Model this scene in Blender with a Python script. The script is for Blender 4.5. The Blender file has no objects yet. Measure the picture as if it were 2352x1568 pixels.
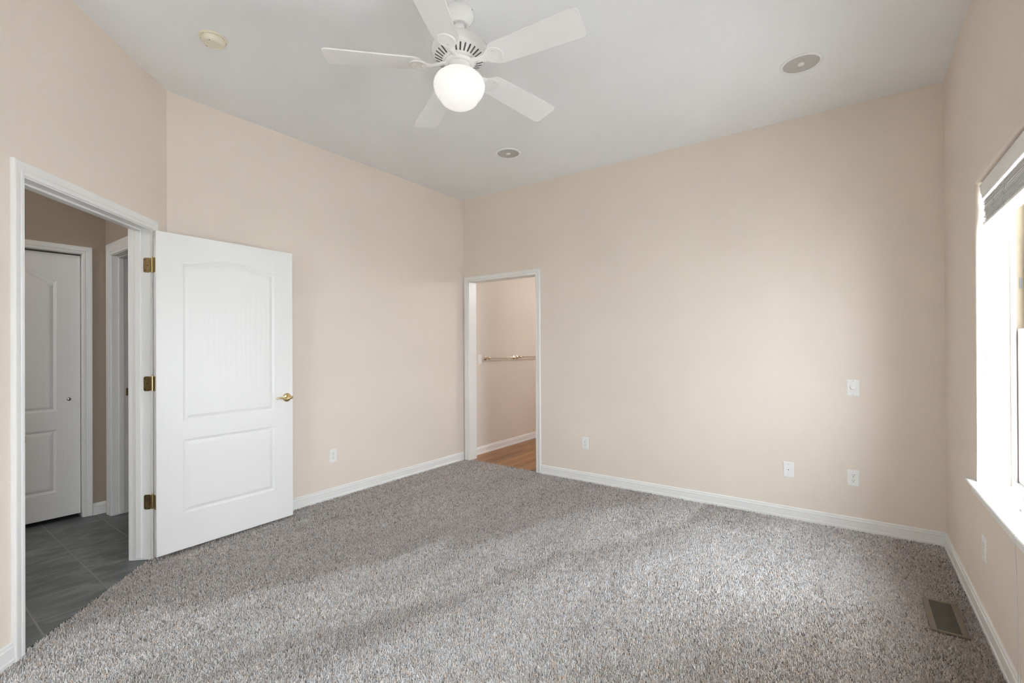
import bpy, bmesh, math, random
from mathutils import Vector, Matrix, Euler
random.seed(7)
SC = bpy.context.scene
COL = SC.collection
PI = math.pi

# ------------------------------------------------------------------ camera
YAW, PITCH, ROLL, FPX, SYPX, CAMH = 0.62477893, 0.00294775, -0.00486956, 1080.924, 9.3548, 1.31058
Fw = Vector((-math.sin(YAW) * math.cos(PITCH), math.cos(YAW) * math.cos(PITCH), math.sin(PITCH)))
R0 = Vector((math.cos(YAW), math.sin(YAW), 0)); U0 = R0.cross(Fw)
Rt = R0 * math.cos(ROLL) + U0 * math.sin(ROLL)
Up = U0 * math.cos(ROLL) - R0 * math.sin(ROLL)
cam = bpy.data.cameras.new('camera'); cam_o = bpy.data.objects.new('camera', cam); COL.objects.link(cam_o)
cam.sensor_fit = 'HORIZONTAL'; cam.sensor_width = 36.0
cam.lens = FPX / 2352 * 36.0
cam.shift_y = SYPX / 2352
cam.clip_start = 0.02; cam.clip_end = 200
cam_o.matrix_world = Matrix(((Rt.x, Up.x, -Fw.x, 0), (Rt.y, Up.y, -Fw.y, 0), (Rt.z, Up.z, -Fw.z, CAMH), (0, 0, 0, 1)))
SC.camera = cam_o

# ------------------------------------------------------------------ world, exposure
SC.view_settings.view_transform = 'Standard'
SC.view_settings.look = 'None'
SC.view_settings.gamma = 1.0
SC.view_settings.exposure = 0.20
SC.view_settings.use_curve_mapping = False
SKY = 20.8
world = bpy.data.worlds.new('overcast_sky'); SC.world = world
world.use_nodes = True
bg = world.node_tree.nodes['Background']
bg.inputs['Color'].default_value = (0.89, 0.95, 1.03, 1)
bg.inputs['Strength'].default_value = SKY
SC.cycles.max_bounces = 14
SC.cycles.diffuse_bounces = 8
SC.cycles.glossy_bounces = 4
SC.cycles.transparent_max_bounces = 12
SC.cycles.sample_clamp_indirect = 60.0

sun = bpy.data.lights.new('sun', 'SUN'); sun.energy = 50.0; sun.angle = 0.02; sun.color = (0.965, 0.98, 1.0)
sun_o = bpy.data.objects.new('sun', sun); COL.objects.link(sun_o)
sun_o.rotation_euler = Vector((0.10, -0.62, -0.78)).to_track_quat('-Z', 'Y').to_euler()      # it only strikes the ground outside, never a window

# ------------------------------------------------------------------ room numbers
XL, XR, YB, H = -3.69, 0.496, 4.147, 3.0276
YF = -0.80                    # wall behind the camera
YE = 1.197                    # where the diagonal wall meets the left wall
WT = 0.125                    # partition thickness
Q = math.sqrt(0.5)
DL = 1.60                     # length of the diagonal wall
DX, DY = XL + DL * Q, YE - DL * Q
HX, HY = -4.888, 1.165        # hall corner
BX = -3.712                   # bathroom wall


def portal(name, loc, rot, sx, sz):
    l = bpy.data.lights.new(name, 'AREA'); l.shape = 'RECTANGLE'; l.size = sx; l.size_y = sz
    l.cycles.is_portal = True
    o = bpy.data.objects.new(name, l); COL.objects.link(o); o.location = loc; o.rotation_euler = rot
    return o


WY0, WY1, WZ0, WZ1 = 2.335, 3.205, 0.638, 2.095        # the window in view
VY0, VY1 = -0.56, 0.22                                  # a window added out of view beside the viewer, for daylight
PX0, PX1, PZ0, PZ1 = -2.05, -1.63, 0.85, 1.95           # a small window added behind the viewer, for fill daylight
portal('daylight_portal', ((PX0 + PX1) / 2, YF - 0.2, (PZ0 + PZ1) / 2), (PI / 2, 0, 0), PX1 - PX0, PZ1 - PZ0)
for a, b in ((WY0, WY1), (VY0, VY1)):
    portal('daylight_portal', (XR + 0.23, (a + b) / 2, (WZ0 + WZ1) / 2), (0, PI / 2, 0), WZ1 - WZ0, b - a)


def point_light(name, loc, power, radius, color):
    l = bpy.data.lights.new(name, 'POINT'); l.energy = power; l.shadow_soft_size = radius; l.color = color
    o = bpy.data.objects.new(name, l); COL.objects.link(o); o.location = loc
    return o


HALL_W = 36.0
BATH_W = 42.0
point_light('added_hall_light', (-4.1, -0.95, 2.72), HALL_W, 0.10, (0.96, 1.0, 1.04))  # added out of view to brighten the hall
point_light('added_bathroom_light', (-1.75, 6.6, 2.40), BATH_W, 0.06, (0.97, 1.0, 1.03))  # added out of view to light the bathroom wall

# ------------------------------------------------------------------ materials


def new_mat(name):
    m = bpy.data.materials.new(name); m.use_nodes = True
    nt = m.node_tree
    return m, nt, nt.nodes['Principled BSDF']


def N(nt, t, **kw):
    n = nt.nodes.new(t)
    for k, v in kw.items():
        if k in n.inputs:
            n.inputs[k].default_value = v
        else:
            setattr(n, k, v)
    return n


def coords(nt, kind='Object'):
    return nt.nodes.new('ShaderNodeTexCoord').outputs[kind]


def ramp(nt, fac, stops, interp='LINEAR'):
    r = nt.nodes.new('ShaderNodeValToRGB'); r.color_ramp.interpolation = interp
    e = r.color_ramp.elements
    while len(e) < len(stops):
        e.new(0.5)
    for i, (p, c) in enumerate(stops):
        e[i].position = p; e[i].color = (*c, 1) if len(c) == 3 else c
    nt.links.new(fac, r.inputs['Fac'])
    return r.outputs['Color']


def bump(nt, bsdf, height, strength, dist):
    b = N(nt, 'ShaderNodeBump', Strength=strength, Distance=dist)
    nt.links.new(height, b.inputs['Height']); nt.links.new(b.outputs['Normal'], bsdf.inputs['Normal'])
    return b


def noise(nt, vec, scale, detail=2.0, rough=0.5, dist=0.0):
    n = N(nt, 'ShaderNodeTexNoise', Scale=scale, Detail=detail, Roughness=rough, Distortion=dist)
    nt.links.new(vec, n.inputs['Vector'])
    return n.outputs['Fac']


def mapping(nt, vec, loc=(0, 0, 0), rot=(0, 0, 0), scale=(1, 1, 1)):
    m = nt.nodes.new('ShaderNodeMapping')
    m.inputs['Location'].default_value = loc; m.inputs['Rotation'].default_value = rot; m.inputs['Scale'].default_value = scale
    nt.links.new(vec, m.inputs['Vector'])
    return m.outputs['Vector']


def mixc(nt, fac, a, b, mode='MIX'):
    m = nt.nodes.new('ShaderNodeMix'); m.data_type = 'RGBA'; m.blend_type = mode
    if isinstance(fac, (int, float)):
        m.inputs[0].default_value = fac
    else:
        nt.links.new(fac, m.inputs[0])
    for s, v in ((6, a), (7, b)):
        if isinstance(v, tuple):
            m.inputs[s].default_value = (*v, 1) if len(v) == 3 else v
        else:
            nt.links.new(v, m.inputs[s])
    return m.outputs[2]


def plaster(name, col, rough=0.75, strength=0.18, scale=70.0):
    """painted orange-peel plaster"""
    m, nt, b = new_mat(name)
    v = coords(nt)
    big = noise(nt, v, 1.3, 3.0)
    c = ramp(nt, big, [(0.3, tuple(x * 0.975 for x in col)), (0.7, tuple(min(1, x * 1.02) for x in col))])
    nt.links.new(c, b.inputs['Base Color'])
    b.inputs['Roughness'].default_value = rough
    b.inputs['Specular IOR Level'].default_value = 0.3
    h = noise(nt, v, scale, 3.0, 0.55, 0.4)
    h2 = ramp(nt, h, [(0.42, (0, 0, 0)), (0.62, (1, 1, 1))])
    bump(nt, b, h2, strength, 0.0022)
    return m


def paint(name, col, rough=0.35, strength=0.05):
    """brushed trim paint with faint streaks"""
    m, nt, b = new_mat(name)
    v = coords(nt)
    n1 = noise(nt, v, 6.0, 4.0)
    c = ramp(nt, n1, [(0.3, tuple(x * 0.97 for x in col)), (0.7, col)])
    nt.links.new(c, b.inputs['Base Color'])
    b.inputs['Roughness'].default_value = rough
    h = noise(nt, mapping(nt, v, scale=(140, 140, 12)), 1.0, 3.0)
    bump(nt, b, h, strength, 0.001)
    return m


def door_paint(name, col):
    """moulded white door skin with embossed wood grain"""
    m, nt, b = new_mat(name)
    v = coords(nt)
    b.inputs['Base Color'].default_value = (*col, 1); b.inputs['Roughness'].default_value = 0.38
    w = N(nt, 'ShaderNodeTexWave', wave_type='RINGS', rings_direction='Z', Scale=9.0, Distortion=6.0, Detail=3.0)
    w.inputs['Detail Scale'].default_value = 1.2
    nt.links.new(mapping(nt, v, loc=(-0.45, 0, 0.3), scale=(1.0, 1.0, 0.16)), w.inputs['Vector'])
    n2 = noise(nt, mapping(nt, v, scale=(160, 160, 8)), 1.0, 4.0)
    add = N(nt, 'ShaderNodeMath', operation='ADD'); nt.links.new(w.outputs['Fac'], add.inputs[0]); nt.links.new(n2, add.inputs[1])
    bump(nt, b, add.outputs[0], 0.22, 0.0010)
    return m


def metal(name, col, rough=0.25, spots=0.12):
    m, nt, b = new_mat(name)
    v = coords(nt)
    n1 = noise(nt, v, 60.0, 4.0)
    c = ramp(nt, n1, [(0.35, tuple(x * (1 - spots) for x in col)), (0.65, col)])
    nt.links.new(c, b.inputs['Base Color'])
    r = ramp(nt, n1, [(0.3, (rough * 0.8,) * 3), (0.7, (min(1, rough * 1.3),) * 3)])
    nt.links.new(r, b.inputs['Roughness'])
    b.inputs['Metallic'].default_value = 1.0
    return m


def plastic(name, col, rough=0.35, var=0.02):
    m, nt, b = new_mat(name)
    v = coords(nt)
    n1 = noise(nt, v, 25.0, 2.0)
    c = ramp(nt, n1, [(0.3, tuple(x * (1 - var) for x in col)), (0.7, col)])
    nt.links.new(c, b.inputs['Base Color'])
    b.inputs['Roughness'].default_value = rough
    return m


WALL_C = (0.75, 0.67, 0.59)
M_WALL = plaster('wall_paint', WALL_C)
M_HALLWALL = plaster('hall_darkened_paint', (0.40, 0.335, 0.265))  # darkened so the hall reads dim and bounces less light
M_BATHWALL = plaster('bathroom_wall_paint', (0.70, 0.63, 0.56), rough=0.5, strength=0.45)
M_CEIL = plaster('ceiling_paint', (0.82, 0.825, 0.835), strength=0.18, scale=45.0)
M_TRIM = paint('trim_paint', (0.80, 0.795, 0.78))
M_DOOR = door_paint('door_paint', (0.80, 0.795, 0.78))
M_FAN = plastic('fan_white_enamel', (0.82, 0.81, 0.79), rough=0.22)
M_BLADE = plastic('fan_blade_white', (0.82, 0.81, 0.80), rough=0.45)
M_DARK = plastic('dark_slot', (0.05, 0.048, 0.045), rough=0.8)
M_SLOT = plastic('vent_slot_grey', (0.13, 0.125, 0.12), rough=0.8)
M_PLATE = plastic('plate_white_plastic', (0.82, 0.815, 0.80), rough=0.3)
M_CREAM = plastic('aged_cream_plastic', (0.77, 0.72, 0.58), rough=0.45)
M_GRILLE = plastic('speaker_grille_cloth', (0.50, 0.485, 0.47), rough=0.7, var=0.06)
M_BRASS = metal('polished_brass', (0.80, 0.63, 0.33), 0.18)
M_OLDBRASS = metal('tarnished_brass', (0.40, 0.30, 0.155), 0.36, 0.3)
M_CHAMP = metal('champagne_brass', (0.66, 0.57, 0.46), 0.2)
M_CHROME = metal('satin_nickel', (0.62, 0.61, 0.60), 0.25)
M_REG = plastic('register_brown_enamel', (0.155, 0.125, 0.085), rough=0.45, var=0.1)
M_REGDARK = plastic('register_dark_louvre', (0.095, 0.082, 0.064), rough=0.5)
M_VINYL = plastic('window_white_vinyl', (0.82, 0.82, 0.815), rough=0.35)
M_SLAT = plastic('blind_white_slat', (0.80, 0.795, 0.785), rough=0.4)
M_CORD = plastic('blind_cord_white', (0.66, 0.645, 0.62), rough=0.8)
M_LINER = plastic('tan_jamb_liner', (0.20, 0.145, 0.085), rough=0.5, var=0.1)


def mat_glass():
    m = bpy.data.materials.new('window_glass'); m.use_nodes = True
    nt = m.node_tree; nt.nodes.clear()
    out = nt.nodes.new('ShaderNodeOutputMaterial')
    tr = N(nt, 'ShaderNodeBsdfTransparent'); tr.inputs['Color'].default_value = (0.93, 0.95, 0.95, 1)
    gl = N(nt, 'ShaderNodeBsdfGlossy', Roughness=0.02)
    lw = N(nt, 'ShaderNodeLayerWeight', Blend=0.5)
    pw = N(nt, 'ShaderNodeMath', operation='POWER'); pw.inputs[1].default_value = 5.0
    nt.links.new(lw.outputs['Facing'], pw.inputs[0])
    fr = N(nt, 'ShaderNodeMath', operation='MULTIPLY_ADD'); fr.inputs[1].default_value = 0.95; fr.inputs[2].default_value = 0.03
    nt.links.new(pw.outputs[0], fr.inputs[0])
    mx = nt.nodes.new('ShaderNodeMixShader')
    nt.links.new(fr.outputs[0], mx.inputs[0]); nt.links.new(tr.outputs[0], mx.inputs[1]); nt.links.new(gl.outputs[0], mx.inputs[2])
    nt.links.new(mx.outputs[0], out.inputs['Surface'])
    return m


M_GLASS = mat_glass()


def mat_globe():
    """lit opal glass of the fan light"""
    m, nt, b = new_mat('lit_opal_glass')
    v = coords(nt)
    n1 = noise(nt, v, 12.0, 2.0)
    c = ramp(nt, n1, [(0.3, (0.60, 0.585, 0.56)), (0.7, (0.63, 0.615, 0.595))])
    nt.links.new(c, b.inputs['Base Color'])
    nt.links.new(c, b.inputs['Emission Color'])
    b.inputs['Emission Strength'].default_value = GLOBE
    b.inputs['Roughness'].default_value = 0.25
    return m


GLOBE = 0.70
M_GLOBE = mat_globe()


def mat_carpet(backing=False):
    m, nt, b = new_mat('carpet_backing' if backing else 'carpet_pile')
    v = coords(nt)
    # every yarn end has a tone of its own
    if backing:
        ad = v; tip = noise(nt, v, 150.0, 3.0, 0.6, 0.3)
    else:
        at = N(nt, 'ShaderNodeAttribute', attribute_name='yarn'); tip = at.outputs['Fac']
    fleck = ramp(nt, tip, [(0.0, (0.25, 0.235, 0.225)), (0.22, (0.45, 0.43, 0.42)), (0.55, (0.66, 0.64, 0.63)), (0.85, (0.82, 0.81, 0.81)), (1.0, (0.88, 0.87, 0.87))])
    # tan and blue-grey yarns mixed in
    n_h = noise(nt, v, 42.0, 3.0, 0.65)
    hue = ramp(nt, n_h, [(0.30, (1.06, 0.86, 0.72)), (0.44, (0.985, 0.95, 0.91)), (0.56, (0.965, 0.97, 0.985)), (0.70, (0.96, 0.985, 1.04))])
    n_mid = noise(nt, v, 24.0, 2.0, 0.5)
    mid = ramp(nt, n_mid, [(0.32, (0.90, 0.89, 0.88)), (0.68, (1.06, 1.06, 1.06))])
    c = mixc(nt, 1.0, fleck, hue, 'MULTIPLY')
    c = mixc(nt, 1.0, c, mid, 'MULTIPLY')
    # brushed nap: long strokes left by the vacuum cleaner, pile leaning one way or the other
    rot = N(nt, 'ShaderNodeVectorMath', operation='DOT_PRODUCT'); rot.inputs[1].default_value = (0.92, -0.39, 0)
    nt.links.new(v, rot.inputs[0])
    n_w = noise(nt, mapping(nt, v, rot=(0, 0, math.radians(23)), scale=(1.5, .55, 1)), 1.0, 2.0, 0.5, 0.3)
    wob = N(nt, 'ShaderNodeMath', operation='MULTIPLY_ADD'); wob.inputs[1].default_value = 1.0; nt.links.new(n_w, wob.inputs[0])
    nt.links.new(rot.outputs['Value'], wob.inputs[2])
    mr = N(nt, 'ShaderNodeMapRange'); mr.inputs['From Min'].default_value = -3.5; mr.inputs['From Max'].default_value = 0.5
    nt.links.new(wob.outputs[0], mr.inputs['Value'])
    nap = ramp(nt, mr.outputs[0], [(0.0, (0.86, 0.835, 0.81)), (0.255, (0.76, 0.73, 0.705)), (0.285, (0.95, 0.94, 0.93)), (0.39, (0.99, 0.985, 0.98)),
                                   (0.43, (0.80, 0.78, 0.76)), (0.47, (0.92, 0.91, 0.90)), (0.51, (1.06, 1.065, 1.075)), (0.62, (1.04, 1.035, 1.03)), (0.73, (0.80, 0.76, 0.72)), (0.86, (0.72, 0.67, 0.62))])
    n_s = noise(nt, mapping(nt, v, rot=(0, 0, math.radians(23)), scale=(7.0, 1.2, 1)), 1.0, 3.0, 0.5, 0.4)
    stk = ramp(nt, n_s, [(0.35, (0.94, 0.935, 0.93)), (0.62, (1.05, 1.05, 1.05))])
    c = mixc(nt, 1.0, c, nap, 'MULTIPLY')
    c = mixc(nt, 1.0, c, stk, 'MULTIPLY')
    # a small rust-brown stain in front of the bathroom doorway
    sx = N(nt, 'ShaderNodeVectorMath', operation='DISTANCE'); sx.inputs[1].default_value = (-2.685, 3.86, 0)
    nt.links.new(v, sx.inputs[0])
    st = ramp(nt, sx.outputs['Value'], [(0.010, (1, 1, 1)), (0.035, (0, 0, 0))])
    stn = mixc(nt, 0.6, (0, 0, 0), st, 'MIX')
    c = mixc(nt, stn, c, (0.17, 0.11, 0.075))
    nt.links.new(c, b.inputs['Base Color'])
    b.inputs['Roughness'].default_value = 0.95
    b.inputs['Specular IOR Level'].default_value = 0.1
    b.inputs['Sheen Weight'].default_value = 0.08
    if backing: bump(nt, b, tip, 0.6, 0.006)
    return m


M_CARPET = mat_carpet()
M_BACKING = mat_carpet(True)


def brick(nt, v, w, h, mortar, offset):
    t = N(nt, 'ShaderNodeTexBrick', offset=offset, squash=1.0, Scale=1.0)
    t.inputs['Brick Width'].default_value = w; t.inputs['Row Height'].default_value = h
    t.inputs['Mortar Size'].default_value = mortar; t.inputs['Mortar Smooth'].default_value = 0.15
    t.inputs['Color1'].default_value = (0, 0, 0, 1); t.inputs['Color2'].default_value = (1, 1, 1, 1); t.inputs['Mortar'].default_value = (0.5, 0.5, 0.5, 1)
    nt.links.new(v, t.inputs['Vector'])
    return t


def mat_tile():
    m, nt, b = new_mat('slate_tile')
    v = coords(nt)
    br = brick(nt, mapping(nt, v, loc=(3.197 + 20 * 0.3045, -0.4955 + 20 * 0.3025, 0)), 0.3045, 0.3025, 0.0042, 0.0)
    n1 = noise(nt, mapping(nt, v, rot=(0, 0, 0.08), scale=(9, 4.0, 1)), 1.0, 6.0, 0.62, 0.9)
    sl = ramp(nt, n1, [(0.28, (0.078, 0.088, 0.090)), (0.5, (0.125, 0.138, 0.138)), (0.70, (0.225, 0.230, 0.224))])
    one = ramp(nt, br.outputs['Color'], [(0.0, (0.86, 0.86, 0.86)), (1.0, (1.1, 1.1, 1.1))])
    sl = mixc(nt, 1.0, sl, one, 'MULTIPLY')
    c = mixc(nt, br.outputs['Fac'], sl, (0.215, 0.215, 0.205))
    nt.links.new(c, b.inputs['Base Color'])
    b.inputs['Roughness'].default_value = 0.42
    inv = N(nt, 'ShaderNodeMath', operation='SUBTRACT'); inv.inputs[0].default_value = 1.0; nt.links.new(br.outputs['Fac'], inv.inputs[1])
    a = N(nt, 'ShaderNodeMath', operation='MULTIPLY_ADD'); a.inputs[1].default_value = 0.35
    nt.links.new(n1, a.inputs[0]); nt.links.new(inv.outputs[0], a.inputs[2])
    bump(nt, b, a.outputs[0], 0.5, 0.003)
    return m


def mat_wood():
    m, nt, b = new_mat('oak_plank_floor')
    v = coords(nt)
    rv = mapping(nt, v, loc=(10, 10, 0), rot=(0, 0, PI / 2))
    br = brick(nt, rv, 0.9, 0.082, 0.0012, 0.37)
    g = noise(nt, mapping(nt, v, scale=(60, 4, 1)), 1.0, 6.0, 0.6, 1.0)
    gr = ramp(nt, g, [(0.3, (0.20, 0.088, 0.030)), (0.55, (0.31, 0.150, 0.060)), (0.75, (0.42, 0.225, 0.10))])
    pl = ramp(nt, br.outputs['Color'], [(0.0, (0.72, 0.70, 0.68)), (1.0, (1.35, 1.35, 1.35))])
    c = mixc(nt, 1.0, gr, pl, 'MULTIPLY')
    c = mixc(nt, br.outputs['Fac'], c, (0.06, 0.03, 0.012))
    nt.links.new(c, b.inputs['Base Color'])
    b.inputs['Roughness'].default_value = 0.38
    bump(nt, b, g, 0.1, 0.001)
    return m


M_TILE = mat_tile()
M_WOOD = mat_wood()
M_GROUND = plastic('pale_bounce_ground', (0.46, 0.46, 0.455), rough=0.95, var=0.25)  # ground made pale and neutral to bounce daylight up to the ceiling
M_SIDING = plastic('exterior_stucco', (0.55, 0.46, 0.35), rough=0.9, var=0.06)

# ------------------------------------------------------------------ mesh helpers


def tag(o, label=None, cat=None, group=None, kind=None):
    if label: o['label'] = label
    if cat: o['category'] = cat
    if group: o['group'] = group
    if kind: o['kind'] = kind
    return o


def empty(name, mat=None, label=None, cat=None, group=None, kind=None):
    o = bpy.data.objects.new(name, None); COL.objects.link(o)
    o.empty_display_size = 0.05
    if mat is not None: o.matrix_world = mat
    return tag(o, label, cat, group, kind)


def obj(name, bm, mat, parent=None, smooth=None, mw=None):
    me = bpy.data.meshes.new(name)
    bmesh.ops.recalc_face_normals(bm, faces=bm.faces[:])
    bm.to_mesh(me); bm.free()
    mats = mat if isinstance(mat, (list, tuple)) else [mat]
    for m in mats: me.materials.append(m)
    o = bpy.data.objects.new(name, me); COL.objects.link(o)
    if parent is not None: o.parent = parent
    if mw is not None:
        o.matrix_local = mw
    if smooth:
        for p in me.polygons: p.use_smooth = True
        if smooth is not True:
            e = me.edges
            me.set_sharp_from_angle(angle=math.radians(smooth))
    return o


def B(): return bmesh.new()


def box(bm, x0, x1, y0, y1, z0, z1, bevel=0.0, seg=2, mi=0):
    vs = [bm.verts.new((x, y, z)) for x in (x0, x1) for y in (y0, y1) for z in (z0, z1)]
    F = [(0, 1, 3, 2), (4, 6, 7, 5), (0, 4, 5, 1), (2, 3, 7, 6), (0, 2, 6, 4), (1, 5, 7, 3)]
    fs = [bm.faces.new([vs[i] for i in f]) for f in F]
    for f in fs: f.material_index = mi
    if bevel > 0:
        es = list({e for f in fs for e in f.edges})
        bmesh.ops.bevel(bm, geom=es, offset=bevel, segments=seg, affect='EDGES', profile=0.5)
    return fs


def prism(bm, pts, z0, z1, axis='z', mi=0):
    """extrude a polygon of (a,b) pairs; axis says which coordinate is the height"""
    def P(a, b, h):
        return {'z': (a, b, h), 'y': (a, h, b), 'x': (h, a, b)}[axis]
    lo = [bm.verts.new(P(a, b, z0)) for a, b in pts]; hi = [bm.verts.new(P(a, b, z1)) for a, b in pts]
    n = len(pts)
    fs = [bm.faces.new(lo[::-1]), bm.faces.new(hi)]
    fs += [bm.faces.new((lo[i], lo[(i + 1) % n], hi[(i + 1) % n], hi[i])) for i in range(n)]
    for f in fs: f.material_index = mi
    return fs


def lathe(bm, prof, seg=48, c=(0, 0), mi=0, axis='z', off=0.0):
    """prof: (radius, height) list, spun round the axis"""
    def P(r, h, a):
        x, y = r * math.cos(a), r * math.sin(a)
        return {'z': (c[0] + x, c[1] + y, h), 'y': (c[0] + x, h, c[1] + y), 'x': (h, c[0] + x, c[1] + y)}[axis]
    rings = []
    for r, h in prof:
        if r < 1e-6:
            rings.append([bm.verts.new(P(0, h, 0))])
        else:
            rings.append([bm.verts.new(P(r, h, 2 * PI * i / seg + off)) for i in range(seg)])
    for A, Bq in zip(rings, rings[1:]):
        for i in range(seg):
            j = (i + 1) % seg
            if len(A) == 1 and len(Bq) == 1: continue
            if len(A) == 1: f = bm.faces.new((A[0], Bq[i], Bq[j]))
            elif len(Bq) == 1: f = bm.faces.new((A[i], Bq[0], A[j]))
            else: f = bm.faces.new((A[i], A[j], Bq[j], Bq[i]))
            f.material_index = mi
    return rings


def tube(bm, pts, r, seg=10, cap=True, mi=0):
    pts = [Vector(p) for p in pts]
    rad = r if isinstance(r, (list, tuple)) else [r] * len(pts)
    rings = []
    prev = None
    for i, p in enumerate(pts):
        t = (pts[min(i + 1, len(pts) - 1)] - pts[max(i - 1, 0)]).normalized()
        if prev is None:
            a = Vector((0, 0, 1)) if abs(t.z) < 0.9 else Vector((1, 0, 0))
            nrm = t.cross(a).normalized()
        else:
            nrm = (prev - t * prev.dot(t)).normalized()
        prev = nrm
        bn = t.cross(nrm)
        rings.append([bm.verts.new(p + (nrm * math.cos(2 * PI * k / seg) + bn * math.sin(2 * PI * k / seg)) * rad[i]) for k in range(seg)])
    for A, C2 in zip(rings, rings[1:]):
        for k in range(seg):
            f = bm.faces.new((A[k], A[(k + 1) % seg], C2[(k + 1) % seg], C2[k])); f.material_index = mi
    if cap:
        bm.faces.new(rings[0][::-1]).material_index = mi; bm.faces.new(rings[-1]).material_index = mi


def smoothpts(pts, n=6):
    """Catmull-Rom through the points"""
    P = [Vector(p) for p in pts]; out = []
    for i in range(len(P) - 1):
        a, b, c, d = P[max(i - 1, 0)], P[i], P[i + 1], P[min(i + 2, len(P) - 1)]
        for k in range(n):
            t = k / n
            out.append(0.5 * ((2 * b) + (c - a) * t + (2 * a - 5 * b + 4 * c - d) * t * t + (3 * b - a - 3 * c + d) * t ** 3))
    out.append(P[-1])
    return out


def frame_m(origin, u, n):
    """local x = along the wall, local y = out of the wall into the room, local z = up"""
    u = Vector(u).normalized(); n = Vector(n).normalized()
    z = u.cross(n)
    return Matrix(((u.x, n.x, z.x, origin[0]), (u.y, n.y, z.y, origin[1]), (u.z, n.z, z.z, origin[2]), (0, 0, 0, 1)))


def wall(name, u0, u1, z0, z1, thick, mat, mw, openings=(), label=None, round_open=None):
    """wall in local frame: front face at y=0, body behind it (y<0); one mesh with real openings"""
    us = sorted({u0, u1, *[v for o in openings for v in o[:2]]})
    zs = sorted({z0, z1, *[v for o in openings for v in o[2:]]})
    bm = B()
    solid = {}
    for i in range(len(us) - 1):
        for k in range(len(zs) - 1):
            cu, cz = (us[i] + us[i + 1]) / 2, (zs[k] + zs[k + 1]) / 2
            solid[i, k] = not any(o[0] < cu < o[1] and o[2] < cz < o[3] for o in openings)
    V = {}
    def vert(i, k, s):
        if (i, k, s) not in V: V[i, k, s] = bm.verts.new((us[i], 0.0 if s == 0 else -thick, zs[k]))
        return V[i, k, s]
    for (i, k), s in solid.items():
        if not s: continue
        a = [(i, k), (i + 1, k), (i + 1, k + 1), (i, k + 1)]
        bm.faces.new([vert(*p, 0) for p in a]); bm.faces.new([vert(*p, 1) for p in reversed(a)])
        for (di, dk, p, q) in ((-1, 0, (i, k), (i, k + 1)), (1, 0, (i + 1, k), (i + 1, k + 1)), (0, -1, (i, k), (i + 1, k)), (0, 1, (i, k + 1), (i + 1, k + 1))):
            if not solid.get((i + di, k + dk), False):
                bm.faces.new([vert(*p, 0), vert(*q, 0), vert(*q, 1), vert(*p, 1)])
    if round_open:
        o = round_open
        es = []
        for e in bm.edges:
            c0, c1 = e.verts[0].co, e.verts[1].co
            if abs(c0.y) < 1e-6 and abs(c1.y) < 1e-6:
                m = (c0 + c1) / 2
                onu = (abs(m.x - o[0]) < 1e-5 or abs(m.x - o[1]) < 1e-5) and o[2] < m.z < o[3]
                onz = abs(m.z - o[3]) < 1e-5 and o[0] < m.x < o[1]
                if onu or onz: es.append(e)
        bmesh.ops.bevel(bm, geom=es, offset=0.016, segments=5, affect='EDGES', profile=0.5)
    w = obj(name, bm, mat)
    w.matrix_world = mw
    if round_open:
        for p in w.data.polygons: p.use_smooth = True
        w.data.set_sharp_from_angle(angle=math.radians(35))
    return tag(w, label, 'wall', kind='structure')


CAS = [(0, 0), (0, .009), (.003, .011), (.016, .0115), (.020, .0095), (.024, .0125), (.036, .0145), (.041, .0165), (.052, .0175), (.056, .016), (.058, .011), (.058, 0)]


def casing_bm(bm, a, b, top, bottom=0.0, prof=CAS, sides='LTR', k=1.0, y0=0.0, sgn=1):
    """mitred casing swept round an opening [a,b] x [bottom,top] (local frame)"""
    paths = [(Vector((a, 0, bottom)), Vector((-1, 0, 0)))] if 'L' in sides else []
    paths.append((Vector((a, 0, top)), Vector((-1 if 'L' in sides else 0, 0, 1))))
    paths.append((Vector((b, 0, top)), Vector((1 if 'R' in sides else 0, 0, 1))))
    if 'R' in sides: paths.append((Vector((b, 0, bottom)), Vector((1, 0, 0))))
    rings = []
    for p, d in paths:
        rings.append([bm.verts.new(p + d * (o * k) + Vector((0, y0 + sgn * t, 0))) for o, t in prof])
    n = len(prof)
    for A, C2 in zip(rings, rings[1:]):
        for i in range(n):
            bm.faces.new((A[i], A[(i + 1) % n], C2[(i + 1) % n], C2[i]))
    bm.faces.new(rings[0]); bm.faces.new(rings[-1][::-1])


BASE = [(0, -.012), (.0145, -.012), (.0145, .013), (.0115, .018), (.0112, .060), (.0128, .063), (.0118, .067), (.0085, .071), (.0095, .076), (.0085, .083), (.005, .087), (0, .087)]


def baseboard(name, u0, u1, mw, label, m0=0.0, m1=0.0):
    """moulded skirting in the wall's frame; m0/m1 push the mitred ends in by depth*m"""
    bm = B()
    lo = [bm.verts.new((u0 + t * m0, t, z)) for t, z in BASE]; hi = [bm.verts.new((u1 - t * m1, t, z)) for t, z in BASE]
    n = len(BASE)
    for i in range(n): bm.faces.new((lo[i], lo[(i + 1) % n], hi[(i + 1) % n], hi[i]))
    bm.faces.new(lo); bm.faces.new(hi[::-1])
    o = obj(name, bm, M_TRIM); o.matrix_world = mw
    return tag(o, label, 'baseboard', kind='structure')


# ------------------------------------------------------------------ structure: floors and ceilings
def slab(name, pts, z0, z1, mat, label, cat):
    bm = B(); prism(bm, pts, z0, z1)
    o = obj(name, bm, mat)
    return tag(o, label, cat, kind='structure')


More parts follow.
